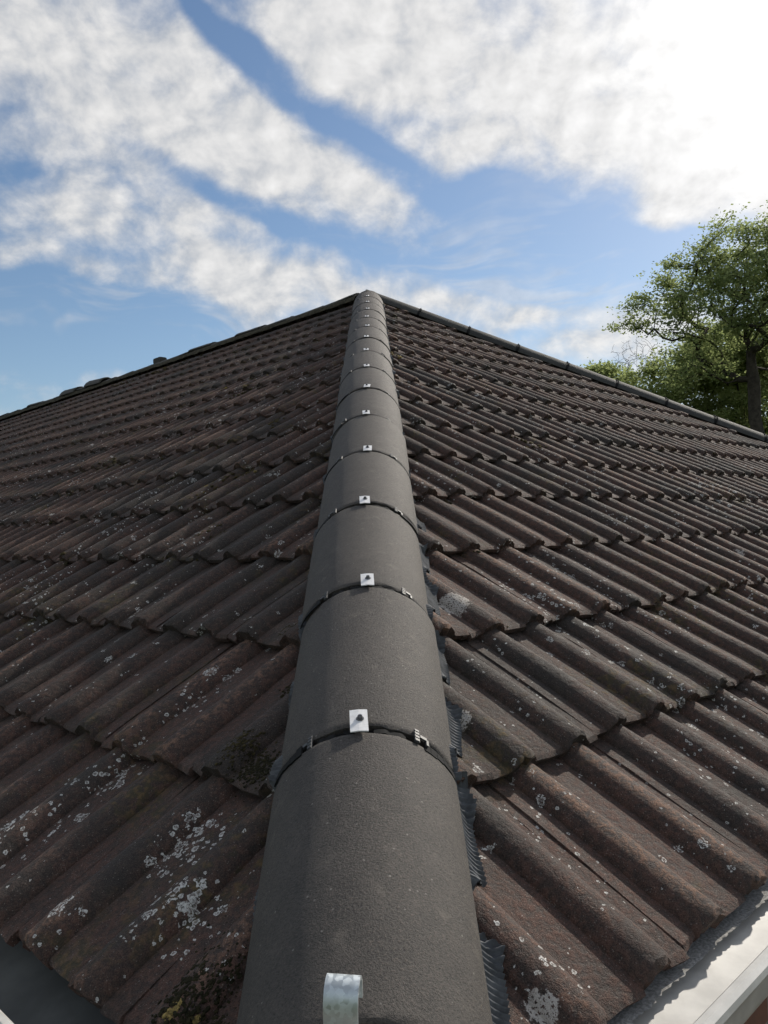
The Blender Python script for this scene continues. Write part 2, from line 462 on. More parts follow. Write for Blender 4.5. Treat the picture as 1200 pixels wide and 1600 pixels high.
def slope_slab(name, poly):
    top = [Vector(p) for p in poly]; n = (top[1] - top[0]).cross(top[2] - top[0]).normalized()
    k = len(top); vs_ = top + [p - n * .03 for p in top]
    fs = [tuple(range(k)), tuple(range(2 * k - 1, k - 1, -1))] + [(i, i + k, (i + 1) % k + k, (i + 1) % k) for i in range(k)]
    return link(name, mesh(name, vs_, fs), M_FELT, house)
dn = -.098
EA = V0 + .03
zz = lambda F, u, v: F.P(u, v, dn)
ridge_pt = FR.P(APEX.x, V_TOP - .05, dn)
c_near = FR.P(EA * CP, EA, dn); c_near.x = c_near.y
c_far = Vector((FAR_X - c_near.x, c_near.y, c_near.z))
l_end = Vector((c_near.x, LEFT_END - .05, c_near.z)); b_end = Vector((c_far.x, LEFT_END - .05, c_near.z))
r_end = Vector((ridge_pt.x, LEFT_END - .05, ridge_pt.z))
slope_r = slope_slab('roof_slope', [c_near, c_far, ridge_pt])
slope_l = slope_slab('roof_slope', [l_end, c_near, ridge_pt, r_end])
slope_b = slope_slab('roof_slope', [c_far, b_end, r_end, ridge_pt])

# ------------------------------------------------------------------ roof tiles
def tile_mesh_data(seed, hi=True):
    """one double-roll tile, local u 0..0.3, v 0..0.40 upslope, n up"""
    rs = random.Random(seed)
    us = [-.020, -.0005, .0005]
    k = 6 if hi else 3
    for c in (.075, .225):
        for i in range(-k, k + 1):
            us.append(c + ROLL_W * math.sin(i / k * math.pi / 2))
        if c < .1 and hi: us.append(.15)
    us.append(.2995)
    vsn = [0., .007, .06, .15, .25, .345, .40] if hi else [0., .012, .20, .40]
    ph = [rs.uniform(0, 6.28) for _ in range(8)]
    def tail(u):
        j = .0022 * math.sin(61 * u + ph[0]) + .0016 * math.sin(173 * u + ph[1])
        return j + (rs.gauss(0, .0022) + (.007 * rs.random() if rs.random() < .10 else 0) if hi else 0)
    V, A, Fc = [], [], []
    nu = len(us)
    tj = [tail(u) for u in us]
    for r, v in enumerate(vsn):
        for i, u in enumerate(us):
            ro = roll(u - .075)
            n = -ROLL_H + ROLL_H * ro - DROP * v / GAUGE
            n += .0012 * math.sin(9 * u + 14 * v + ph[2]) + .0009 * math.sin(31 * v + ph[3])
            if u < 0: n -= .0036
            vv = v
            if r == 0 and u < 0: vv = .004
            elif r == 0: vv = tj[i]; n -= .0035 + (abs(rs.gauss(0, .0020)) if hi else 0)
            elif r == 1: vv = v + tj[i] * .7
            V.append((u, vv, n)); A.append(ro)
    for r in range(len(vsn) - 1):
        for i in range(nu - 1):
            a = r * nu + i; Fc.append((a, a + 1, a + nu + 1, a + nu))
    # thickness: underside tail and head rows
    b0 = len(V)
    for r in (0, len(vsn) - 1):
        for i, u in enumerate(us):
            x, y, n = V[r * nu + i]; ro = roll(u - .075)
            V.append((x, y + (.002 + (abs(rs.gauss(0, .0015)) if hi else 0) if r == 0 else 0), -ROLL_H - DROP * vsn[r] / GAUGE - THICK + (ROLL_H - .004) * ro * .30)); A.append(ro * .3)
    for i in range(nu - 1):
        Fc.append((i + 1, i, b0 + i, b0 + i + 1))
        Fc.append((b0 + i + 1, b0 + i, b0 + nu + i, b0 + nu + i + 1))
    L = len(vsn) - 1
    for i, flip in ((0, False), (nu - 1, True)):
        for r in range(L):
            pass
        col = [r * nu + i for r in range(L + 1)]
        f = tuple(col + [b0 + nu + i, b0 + i])
        Fc.append(f if not flip else f[::-1])
    return V, Fc, A

TILES_HI = []
for s in range(7):
    V, Fc, A = tile_mesh_data(100 + s)
    TILES_HI.append(mesh('roof_tile', V, Fc, 38, {'rise': A, 'tone': [0.] * len(V)}))
    TILES_HI[-1].materials.append(M_TILE)
TILES_LO = [tile_mesh_data(200 + s, False) for s in range(3)]

def clip_mesh(me_or_data, cuts):
    """cut a tile (local coordinates) by planes; keeps attributes"""
    bm = bmesh.new()
    if isinstance(me_or_data, bpy.types.Mesh): bm.from_mesh(me_or_data)
    else:
        tmp = mesh('tmp', me_or_data[0], me_or_data[1], None, {'rise': me_or_data[2], 'tone': [0.] * len(me_or_data[0])})
        bm.from_mesh(tmp); bpy.data.meshes.remove(tmp)
    for co, no in cuts:
        bmesh.ops.bisect_plane(bm, geom=bm.verts[:] + bm.edges[:] + bm.faces[:], plane_co=co, plane_no=no, clear_outer=True)
    return bm

def clip_poly_area(pts):
    W, H = 1200, 1600
    for ax, lim, sgn in ((0, 0, 1), (0, W, -1), (1, 0, 1), (1, H, -1)):
        out = []
        for i in range(len(pts)):
            a, b = pts[i - 1], pts[i]
            da, db = sgn * (a[ax] - lim), sgn * (b[ax] - lim)
            if (da >= 0) != (db >= 0):
                t = da / (da - db); out.append((a[0] + (b[0] - a[0]) * t, a[1] + (b[1] - a[1]) * t))
            if db >= 0: out.append(b)
        pts = out
        if len(pts) < 3: return 0.
    return abs(sum(pts[i - 1][0] * pts[i][1] - pts[i][0] * pts[i - 1][1] for i in range(len(pts)))) / 2

HGAP = .022
cand = []
for F, slope in ((FR, slope_r), (FL, slope_l)):
    for k in range(NCOURSE):
        vk = V0 + GAUGE * k
        if vk > V_TOP - .03: continue
        if F is FR: umin, umax = vk * CP + HGAP, FAR_X - vk * CP - HGAP
        else: umin, umax = -LEFT_END, -(vk * CP + HGAP)
        off = UOFF[id(F)] - .075
        i0 = math.floor((umin - off) / .3); i1 = math.floor((umax - off) / .3)
        for i in range(i0, i1 + 1):
            u0 = off + .3 * i
            cuts = []                       # in world-aligned face coordinates (u, v)
            nrm = math.hypot(1, CP)
            if F is FR:
                if u0 < (vk + .41) * CP + HGAP + .02: cuts.append(((HGAP, 0), (-1 / nrm, CP / nrm)))
                if u0 + .3 > FAR_X - (vk + .41) * CP - HGAP - .02: cuts.append(((FAR_X - HGAP, 0), (1 / nrm, CP / nrm)))
            else:
                if u0 + .3 > -(vk + .41) * CP - HGAP - .02: cuts.append(((-HGAP, 0), (1 / nrm, CP / nrm)))
            if vk + .41 > V_TOP - .03: cuts.append(((0, V_TOP - .03), (0, 1)))
            # visible quad, trimmed at the hip
            q = [(u0, vk), (u0 + .3, vk), (u0 + .3, vk + GAUGE), (u0, vk + GAUGE)]
            if F is FR: q = [(min(max(a, b * CP + .15), FAR_X - b * CP), b) for a, b in q]
            else: q = [(min(a, -(b * CP + .15)), b) for a, b in q]
            pp = [project(F.P(a, b, -.01)) for a, b in q]
            ar = clip_poly_area(pp) if all(pp) else 0.
            cand.append((ar, F, slope, k, u0, vk, cuts))
cand.sort(key=lambda c: -c[0])
NOBJ = 300
SV, SF, SR, ST = [], [], [], []
base_n = 0
for idx, (ar, F, slope, k, u0, vk, cuts) in enumerate(cand):
    rs = random.Random(k * 1009 + int(u0 * 1000) + (7 if F is FR else 0))
    jig = Matrix.Translation((u0 + rs.gauss(0, .0016), vk + rs.gauss(0, .0032), rs.gauss(0, .0007)))
    jig = jig @ Matrix.Translation((.15, .2, 0)) @ Matrix.Rotation(R(rs.gauss(0, .25)), 4, 'Z') @ Matrix.Rotation(R(rs.gauss(0, .12)), 4, 'Y') @ Matrix.Translation((-.15, -.2, 0))
    inv = jig.inverted()
    lc = [(inv @ Vector((c[0][0], c[0][1], 0)), (inv.to_3x3() @ Vector((c[1][0], c[1][1], 0))).normalized()) for c in cuts]
    if idx < NOBJ:
        me = rs.choice(TILES_HI)
        if lc:
            bm = clip_mesh(me, lc)
            if not bm.faces: bm.free(); continue
            me = bpy.data.meshes.new('roof_tile'); bm.to_mesh(me); bm.free(); me.set_sharp_from_angle(angle=R(38)); me.materials.append(M_TILE)
        o = link('roof_tile', me, None, slope, F.M @ jig)
        mid_ = F.M @ jig @ Vector((.15, .16, 0))
        if any((mid_ - Vector(c[:3])).length < c[3] + .27 for c in LICHEN_COLONIES) or any((mid_ - Vector(slope_point(*c[:3]))).length < c[3] * 1.3 + .27 for c in LIME_SPOTS):
            o.material_slots[0].link = 'OBJECT'; o.material_slots[0].material = M_TILE_SPOT
    else:
        d = rs.choice(TILES_LO); tone = rs.random()
        if lc:
            bm = clip_mesh(d, lc)
            bm.verts.ensure_lookup_table(); ly = bm.verts.layers.float['rise']
            for i_, v_ in enumerate(bm.verts): v_.index = i_
            vl = [tuple(v.co) for v in bm.verts]; fl = [tuple(v.index for v in f.verts) for f in bm.faces]; al = [v[ly] for v in bm.verts]
            bm.free()
        else: vl, fl, al = d
        if not fl: continue
        W = F.M @ jig
        b0 = len(SV)
        SV.extend(tuple(W @ Vector(v)) for v in vl); SF.extend(tuple(i + b0 for i in f) for f in fl); SR.extend(al); ST.extend([tone] * len(vl))
tiling = link('roof_tiling', mesh('roof_tiling', SV, SF, 38, {'rise': SR, 'tone': ST}), M_TILE, house)
set_props(tiling, kind='stuff')

# ------------------------------------------------------------------ hip and ridge tiles
RO, HALF, HT = .1345, R(71), .017
def arc_tile(length, seed, seg=26, rough=0., HALF=HALF):
    rs = random.Random(seed)
    rows = [(0., -.0030), (.0035, -.0006), (.010, 0.), (length * .33, 0.), (length * .66, 0.), (length - .010, 0.), (length - .0035, -.0006), (length, -.0030)]
    V, Fc = [], []; n = seg + 1
    for y, dr in rows:
        for i in range(n):
            t = -HALF + 2 * HALF * i / seg
            r = RO + dr + rs.gauss(0, .0002 + rough)
            V.append((r * math.sin(t), y + (rs.gauss(0, .0008) if y in (0., length) else 0), r * math.cos(t) - RO))
    m = len(rows)
    for j in range(m - 1):
        for i in range(seg): a = j * n + i; Fc.append((a, a + 1, a + n + 1, a + n))
    b = len(V)
    for y in (0.002, length - .002):
        for i in range(n):
            t = -HALF + 2 * HALF * i / seg; r = RO - HT
            V.append((r * math.sin(t), y, r * math.cos(t) - RO))
    for i in range(seg):
        Fc.append((b + i + 1, b + i, b + n + i, b + n + i + 1))
        Fc.append((i + 1, i, b + i, b + i + 1)); e = (m - 1) * n; Fc.append((e + i, e + i + 1, b + n + i + 1, b + n + i))
    for i in (0, seg):
        col = [j * n + i for j in range(m)]; f = tuple(col + [b + n + i, b + i]); Fc.append(f[::-1] if i == 0 else f)
    return mesh('hip_tile', V, Fc, 32)

def frame(o, along, up):
    x = along.cross(up).normalized(); z = x.cross(along).normalized()
    m = Matrix((x, along, z)).transposed().to_4x4(); m.translation = o
    return m

JL = .455
def clip_plate():
    bm = bmesh.new(); w, l, t = .0125, .050, .0016
    # folded plate: two leaves meeting at a low crease
    prof = [(-w, .0002), (0, .0012), (w, .0002)]
    vs0 = []
    for y in (0, l):
        vs0.append([bm.verts.new((x, y, z)) for x, z in prof] + [bm.verts.new((x, y, z - t)) for x, z in prof])
    a, b = vs0
    for i in (0, 1):
        bm.faces.new((a[i], a[i + 1], b[i + 1], b[i])); bm.faces.new((a[i + 4], a[i + 3], b[i + 3], b[i + 4]))
        bm.faces.new((a[i + 1], a[i], a[i + 3], a[i + 4])); bm.faces.new((b[i], b[i + 1], b[i + 4], b[i + 3]))
    bm.faces.new((a[0], b[0], b[3], a[3])); bm.faces.new((b[2], a[2], a[5], b[5]))
    return bm_mesh('retaining_clip', bm)
def screw_mesh():
    bm = bmesh.new()
    for r, z0, z1 in ((.0058, 0., .0012), (.0036, .0012, .0050)):
        bmesh.ops.create_cone(bm, cap_ends=True, segments=14, radius1=r, radius2=r * .88, depth=z1 - z0, matrix=Matrix.Translation((0, 0, (z0 + z1) / 2)))
    box_bm(bm, (0, 0, .0052), (.0052, .0010, .0006))
    return bm_mesh('screw', bm, 40)
def union_mesh():
    bm = bmesh.new(); seg = 30; w = .017
    for (r0, r1, y0, y1, a0, a1) in ((RO - .012, RO - .020, -w, w, -HALF * .98, HALF * .98),):
        ring = []
        for i in range(seg + 1):
            t = a0 + (a1 - a0) * i / seg
            ring.append([bm.verts.new((r * math.sin(t), y, r * math.cos(t) - RO)) for r, y in ((r0, y0), (r0, y1), (r1, y1), (r1, y0))])
        for i in range(seg):
            for j in range(4): bm.faces.new((ring[i][j], ring[i][(j + 1) % 4], ring[i + 1][(j + 1) % 4], ring[i + 1][j]))
    for side in (-1, 1):
        for t, y, sx, sy in ((.715, -.0065, .010, .020), (.80, -.009, .012, .015), (.90, -.008, .014, .012), (1.02, -.006, .018, .011), (1.14, -.005, .016, .010)):
            box_bm(bm, ((RO + .0004) * math.sin(side * t), y, (RO + .0004) * math.cos(t) - RO), (sx, sy, .0022), Matrix.Rotation(side * t, 3, 'Y'))
    # blocks of foam that stand up in the joint
    for t0, t1, top in ((-.52, -.30, .006), (.12, .48, .0045), (-.20, .0, .005)):
        s2 = 6; ring = []
        for i in range(s2 + 1):
            t = t0 + (t1 - t0) * i / s2; hgt = top + .0014 * math.sin(i * 2.1 + t0 * 9)
            ring.append([bm.verts.new((r * math.sin(t), y, r * math.cos(t) - RO)) for r, y in ((RO - hgt, -.0045), (RO - hgt, .004), (RO - .0125, .004), (RO - .0125, -.0045))])
        for i in range(s2):
            for j in range(4): bm.faces.new((ring[i][j], ring[i][(j + 1) % 4], ring[i + 1][(j + 1) % 4], ring[i + 1][j]))
        bm.faces.new(ring[0]); bm.faces.new(ring[-1][::-1])
    return bm_mesh('joint_union', bm, 40)
def side_clip_mesh(side):
    """moulded catch of the union: ribbed upright, cross bar and a black tongue running down the joint"""
    bm = bmesh.new()
    def on(t, y, r, size):
        rot = Matrix.Rotation(t, 3, 'Y')
        box_bm(bm, (r * math.sin(t), y, r * math.cos(t) - RO), size, rot)
    t = side * R(33)
    on(t, .002, RO + .0012, (.0070, .027, .0030))
    for yy in (-.009, -.002, .005, .012): on(t, yy, RO + .0030, (.0064, .0030, .0010))
    on(t + side * .075, .003, RO + .0018, (.0110, .0060, .0028))
    on(t + side * .125, -.003, RO + .0014, (.0040, .012, .0028))
    return bm_mesh('side_clip', bm)
ME_CLIP, ME_SCREW, ME_UNION = clip_plate(), screw_mesh(), union_mesh()
ME_SIDE = {s: side_clip_mesh(s) for s in (-1, 1)}
ME_CLIP.materials.append(M_CLIP); ME_SCREW.materials.append(M_SCREW); ME_UNION.materials.append(M_PLASTIC)
for s in (-1, 1): ME_SIDE[s].materials.append(M_GREYP if s > 0 else M_GREYP)
HIPS = [arc_tile(JL - .016, 40 + i) for i in range(4)]
for m_ in HIPS: m_.materials.append(M_HIP)

M_OLD = hip_material('older_hip_tile', (.026, .026, .024), (.050, .050, .044), .18)
HIPS_OLD = [arc_tile(JL - .016, 50 + i) for i in range(3)]
for m_ in HIPS_OLD: m_.materials.append(M_OLD)
def dry_hip(origin, along, up, first_len, n, last_extra=0., old=False):
    for i in range(n):
        rs = random.Random(i * 31 + n)
        if i == 0: s0, me = -first_len, arc_tile(first_len + .015 - .008, 90)
        elif i == n - 1: s0 = .015 + JL * (i - 1) + .008; me = arc_tile(JL - .008 + last_extra, 91)
        else: s0 = .015 + JL * (i - 1) + .008; me = HIPS_OLD[i % 3] if old else HIPS[i % 4]
        if not me.materials: me.materials.append(M_OLD if old else M_HIP)
        m = frame(origin + along * s0, along, up) @ Matrix.Translation((rs.gauss(0, .0012), 0, rs.gauss(0, .0010))) @ Matrix.Rotation(R(rs.gauss(0, .22)), 4, 'Z') @ Matrix.Rotation(R(rs.gauss(0, .5)), 4, 'Y')
        t = link('hip_tile', me, None, house, m)
        if i == 0: continue
        jm = frame(origin + along * (s0 - .008), along, up)
        if old:                               # proud dark collar at each joint
            link('joint_union', ME_UNION, None, t, jm @ Matrix.Translation((0, 0, -RO)) @ Matrix.Diagonal((1.10, .8, 1.10, 1)) @ Matrix.Translation((0, 0, RO)))
            continue
        dx = rs.gauss(0, .0035) - (.004 if i == 1 else 0) + (.004 if i == 2 else 0); tilt = R(rs.gauss(0, 2.2))
        link('retaining_clip', ME_CLIP, None, t, jm @ Matrix.Translation((dx, -.016, .0055)) @ Matrix.Rotation(tilt, 4, 'Z'))
        link('screw', ME_SCREW, None, t, jm @ Matrix.Translation((dx + .0005, .011, .0072)))
        link('joint_union', ME_UNION, None, t, jm)
        for s in (-1, 1):
            link('side_clip', ME_SIDE[s], None, t, jm @ Matrix.Rotation(R(rs.gauss(0, 1.2)), 4, 'Y'))
ORG = Vector((0, 0, ZO))
dry_hip(ORG, HIP, HUP, .415, 15, .07)
# far hip, falling away to the right
FHIP = Vector((HIP.x, -HIP.y, -HIP.z))        # from the apex down to the far corner
fa = -FHIP
f_org = APEX + FHIP * (S_APEX - .03)
dry_hip(f_org, fa, (fa.cross(Vector((0, 0, 1))).normalized().cross(fa)), .42, 15, .05, True)
# main ridge of older tiles bedded in mortar
RL = .448
RIDGES = [arc_tile(RL - .006, 60 + i, 18, .0016, R(47)) for i in range(3)]
for m_ in RIDGES: m_.materials.append(M_RIDGE)
Yv = Vector((0, 1, 0)); Zv = Vector((0, 0, 1))
t = .10; i = 0
while APEX.y + t < LEFT_END:
    rs = random.Random(500 + i)
    lift, tilt = rs.gauss(0, .007), rs.gauss(0, .8)
    m = frame(APEX + Yv * t + Zv * (lift - .004), Yv, Zv) @ Matrix.Rotation(R(tilt), 4, 'X') @ Matrix.Rotation(R(rs.gauss(0, .8)), 4, 'Z')
    o = link('ridge_tile', RIDGES[i % 3], None, house, m)
    t += RL; i += 1
OLD_BIG = arc_tile(.44, 77, 20, .0018); OLD_BIG.materials.append(M_RIDGE)
for tt, lift, tilt, txt in ((4.86, .034, 2.5, 'ridge tile lifted out of its bed'), (5.62, .032, 1.5, 'ridge tile lifted out of its bed')):
    m = frame(APEX + Yv * tt + Zv * lift, Yv, Zv) @ Matrix.Rotation(R(tilt), 4, 'X')
    o = link('ridge_tile', OLD_BIG, None, house, m); o['label'] = txt
# mortar bed that the old ridge tiles sit on
V, Fc = [], []; nb = 150
for j in range(nb + 1):
    y = APEX.y + .05 + (LEFT_END - APEX.y - .1) * j / nb
    for x, z in ((-.128, -.100), (-.112, -.062), (-.07, -.036), (0, -.022), (.07, -.036), (.112, -.062), (.128, -.100)):
        V.append((APEX.x + x + random.gauss(0, .003), y, APEX.z + z + random.gauss(0, .0025)))
for j in range(nb):
    for i in range(6): a_ = j * 7 + i; Fc.append((a_, a_ + 7, a_ + 8, a_ + 1))
link('ridge_bedding', mesh('ridge_bedding', V, Fc, 60), M_BED, house)
bm = bmesh.new(); box_bm(bm, (0, 0, .0), (.09, .16, .06)); bmesh.ops.bevel(bm, geom=bm.edges[:], offset=.012, segments=1)
link('ridge_vent', bm_mesh('ridge_vent', bm), M_RIDGE, house, Matrix.Translation(APEX + Yv * 3.55 + Zv * .012))
# rounded cap where the three lines meet
bm = bmesh.new(); bmesh.ops.create_uvsphere(bm, u_segments=24, v_segments=14, radius=RO - .002)
apex_cap = link('apex_cap', bm_mesh('apex_cap', bm, 60), M_HIP, house, Matrix.Translation(APEX - Zv * (RO + .004)))

# ------------------------------------------------------------------ pleated flashing under the hip tiles
def flashing(F, sgn, s0, s1, pitch, per):
    V, Fc = [], []; nrm = math.hypot(1, CP); NW = 7
    n = int((s1 - s0) / pitch * per)
    for j in range(n + 1):
        s = s0 + (s1 - s0) * j / n
        y = s * HIP.y; v = y / CP; uh = y * sgn
        wav = math.cos(2 * math.pi * (s - s0) / pitch) * .0032
        # how deep the pan is where the skirt's foot would land
        def hn(w): return surf(F, uh + sgn * w / nrm, v - w * CP / nrm)
        ro = (hn(.155) + ROLL_H + DROP * .5) / ROLL_H
        wo = .139 + (.032 if sgn > 0 and s < 1.1 else .012 if sgn > 0 else .002) * max(0., min(1., 1.2 - ro * 1.2)) + .0018 * math.sin(s * 37)
        for i in range(NW):
            f = i / (NW - 1); w = .112 + (wo - .112) * f
            top = -.004 - .010 * f
            low = hn(w) + .0075
            b = max(0., (f - .25) / .75); b = b * b * (3 - 2 * b)
            nn = max(top * (1 - b) + low * b, low) + wav * (.3 + .7 * f)
            V.append(F.P(uh + sgn * w / nrm, v - w * CP / nrm, nn))
    for j in range(n):
        for i in range(NW - 1):
            a = j * NW + i; Fc.append((a, a + 1, a + NW + 1, a + NW))
    link('hip_flashing', mesh('hip_flashing', V, Fc, 80), M_FLASH, house)
for F, sgn in ((FR, 1), (FL, -1)):
    flashing(F, sgn, -.39, 1.6, .0085, 6); flashing(F, sgn, 1.6, 6.3, .012, 3)

# ------------------------------------------------------------------ hip iron: galvanised strap turned up at the foot of the hip
def hip_iron():
    base = frame(ORG + HIP * -.415, HIP, HUP)
    path = [(.16, -.028), (.03, -.028), (-.016, -.030), (-.026, -.022), (-.028, -.005), (-.027, .022), (-.024, .044), (-.018, .055), (-.010, .058), (-.003, .055), (.001, .046), (.000, .030)]
    # densify
    pts = []
    for a in range(len(path) - 1):
        for k in range(4):
            f = k / 4; p0 = path[max(a - 1, 0)]; p1 = path[a]; p2 = path[a + 1]; p3 = path[min(a + 2, len(path) - 1)]
            pts.append(tuple(.5 * (2 * p1[c] + (p2[c] - p0[c]) * f + (2 * p0[c] - 5 * p1[c] + 4 * p2[c] - p3[c]) * f * f + (3 * p1[c] - p0[c] - 3 * p2[c] + p3[c]) * f ** 3) for c in (0, 1)))
    pts.append(path[-1])
    V, Fc = [], []; w, th = .0145, .0032
    for j, (y, z) in enumerate(pts):
        a, b = pts[max(j - 1, 0)], pts[min(j + 1, len(pts) - 1)]
        d = Vector((b[0] - a[0], b[1] - a[1])).normalized(); nx, nz = -d.y, d.x
        for x, o in ((-w, 0), (w, 0), (w, th), (-w, th)): V.append((x, y + nx * o, z + nz * o))
    for j in range(len(pts) - 1):
        for k in range(4): Fc.append((j * 4 + k, j * 4 + (k + 1) % 4, j * 4 + 4 + (k + 1) % 4, j * 4 + 4 + k))
    Fc += [(3, 2, 1, 0), tuple(len(V) - 4 + k for k in range(4))]
    link('hip_iron', mesh('hip_iron', V, Fc, 35), M_GALV, house, base @ Matrix.Translation((-.0095, 0, 0)) @ Matrix.Rotation(R(-7), 4, 'Z'))
hip_iron()

# ------------------------------------------------------------------ eaves: gutter, fascia, soffit, walls
def eave_run(name, prof, mat, both=(1, 1), closed=True):
    """profile (outward from the tile tails, height) run along the right and the left eave with a mitre at the corner"""
    for which in (0, 1):
        if not both[which]: continue
        V, Fc = [], []; k = len(prof)
        for end in (0, 1):
            for o, z in prof:
                a = EAVE - o
                if which == 0: V.append((a if end == 0 else FAR_X - a, EAVE - o, z + ZO))
                else: V.append((EAVE - o, a if end == 0 else LEFT_END - .04, z + ZO))
        for i in range(k if closed else k - 1):
            j = (i + 1) % k; f = (i, j, k + j, k + i); Fc.append(f if which else f[::-1])
        if closed: Fc += [tuple(range(k)), tuple(range(2 * k - 1, k - 1, -1))]
        me = mesh(name, V, Fc, 35); bm = bmesh.new(); bm.from_mesh(me); bmesh.ops.recalc_face_normals(bm, faces=bm.faces[:]); bm.to_mesh(me); bm.free()
        link(name, me, mat, house)
GP = [(-.050, -.287), (-.050, -.335), (-.044, -.352), (-.028, -.362), (.020, -.362), (.040, -.352), (.051, -.330), (.056, -.300), (.057, -.283),
      (.058, -.274), (.063, -.269), (.071, -.268), (.077, -.272), (.079, -.279), (.076, -.287), (.069, -.290), (.062, -.292),
      (.060, -.303), (.055, -.333), (.043, -.356), (.022, -.366), (-.030, -.366), (-.047, -.355), (-.0535, -.336), (-.0535, -.287)]
eave_run('gutter', GP, M_PVC)
eave_run('fascia', [(-.056, -.262), (-.056, -.46), (-.078, -.46), (-.078, -.262)], M_PVC)
eave_run('soffit', [(-.080, -.452), (-.080, -.459), (-.42, -.459), (-.42, -.452)], M_PVC)
# ragged speckled grey strip lapping into the right-hand gutter, dark plastic tray filling the left-hand one
def eave_strip(which, o_in, o_out, z_in, z_out, mat, name, fray, length):
    V, Fc = [], []; n = int(length / .006)
    rs = random.Random(which + 3)
    for j in range(n + 1):
        tpar = EAVE - .03 + length * j / n
        for i in range(4):
            f = i / 3; o = o_in + (o_out - o_in) * f + (rs.uniform(-fray, fray) if i == 3 else 0)
            z = z_in + (z_out - z_in) * f - .004 * math.sin(f * math.pi) + ZO + .0015 * math.sin(tpar * 9 + which)
            V.append((tpar, EAVE - o, z) if which == 0 else (EAVE - o, tpar, z))
    for j in range(n):
        for i in range(3):
            a = j * 4 + i; f = (a, a + 4, a + 5, a + 1); Fc.append(f if which else f[::-1])
    link(name, mesh(name, V, Fc, 60), mat, house)
eave_strip(0, -.07, .001, -.276, -.284, M_STRIP, 'eave_edge_strip', .0025, 9.0)
eave_strip(0, -.045, .0565, -.292, -.302, M_PVC, 'eave_tray', .0003, 9.2)
eave_strip(1, -.07, .0555, -.277, -.318, M_TRAY, 'eave_tray', .0004, 9.0)
# walls
wx0, wx1, wy0, wy1 = EAVE + .40, FAR_X - EAVE - .40, EAVE + .40, LEFT_END - .10
for a, b in (((wx0, wy0), (wx1, wy0 + .28)), ((wx0, wy0 + .281), (wx0 + .28, wy1)), ((wx1 - .28, wy0 + .281), (wx1, wy1)), ((wx0 + .281, wy1 - .28), (wx1 - .281, wy1))):
    bm = bmesh.new(); zt = ZO - .461
    box_bm(bm, ((a[0] + b[0]) / 2, (a[1] + b[1]) / 2, zt / 2), (b[0] - a[0], b[1] - a[1], zt))
    link('wall', bm_mesh('wall', bm), M_BRICK, house)
g = [(wx0, wy1 + .002, ZO - .461), (wx1, wy1 + .002, ZO - .461), (RIDGE_X, wy1 + .002, ridge_pt.z - .06)]
link('gable', mesh('gable', g + [(x, y - .27, z) for x, y, z in g], [(0, 2, 1), (3, 4, 5), (0, 1, 4, 3), (1, 2, 5, 4), (2, 0, 3, 5)]), M_BRICK, house)

# ------------------------------------------------------------------ mortar, lime crusts, moss
def pix(F, x, y, n=-.015):
    """where the line of sight through a point of the photograph meets a slope"""
    d = CF + CR * ((x - 600) / 1268.84) - CU * ((y - 800) / 1268.84)
    t = (F.P(0, 0, n) - CAM).dot(F.N) / d.dot(F.N); p = CAM + d * t - F.O
    return p.dot(F.U), p.dot(F.V)
ico_bm = bmesh.new(); bmesh.ops.create_icosphere(ico_bm, subdivisions=1, radius=1.0)
ICO_V = np.array([v.co[:] for v in ico_bm.verts]); ICO_F = np.array([[v.index for v in f.verts] for f in ico_bm.faces]); ico_bm.free()
MV, MF, MT = [], [], []; moff = 0
def moss_clump(F, u, v, r, tone, flat=.42):
    global moff
    nrm = rng.normal(0, .26, (len(ICO_V), 1)); P = ICO_V * (1 + nrm) * r * rng.uniform(.7, 1.3, (1, 3)); P[:, 2] *= flat
    n0 = surf(F, u, v) - r * .12
    M3 = np.array(F.M.to_3x3()); o = np.array(F.P(u, v, n0))
    MV.append(P @ M3.T + o); MF.append(ICO_F + moff); MT.append(np.full(len(ICO_V), tone)); moff += len(ICO_V)
def moss_patch(F, u, v, ru, rv, n, r, t0, t1, roll_ok=1.0):
    for _ in range(n):
        a, b = rng.normal(0, .5), rng.normal(0, .5)
        uu, vv = u + a * ru, v + b * rv
        if F is FR and uu < vv * CP + .10: continue
        if F is FL and uu > -(vv * CP + .10): continue
        if roll(uu - UOFF[id(F)]) > roll_ok: continue
        moss_clump(F, uu, vv, r * rng.uniform(.45, 1.2), rng.uniform(t0, t1))
# dark damp pocket beside the foot of the hip on the left, with two straw-yellow tufts
for (x, y, n, r, t0, t1, s) in [(335, 1545, 420, .0032, .0, .22, .05), (300, 1595, 260, .0032, .0, .25, .04), (370, 1430, 120, .0026, .0, .25, .05), (395, 1190, 260, .0030, .0, .35, .04),
                                (380, 1170, 160, .003, .2, .7, .03), (455, 975, 200, .004, .1, .6, .035), (455, 1060, 120, .0035, .1, .5, .03)]:
    moss_patch(FL, *pix(FL, x, y), s, s, n, r, t0, t1)
for (x, y, n, s) in [(276, 1590, 12, .007), (304, 1590, 6, .004)]:
    moss_patch(FL, *pix(FL, x, y), s * .6, s * 1.3, n * 3, .003, .96, 1.0)
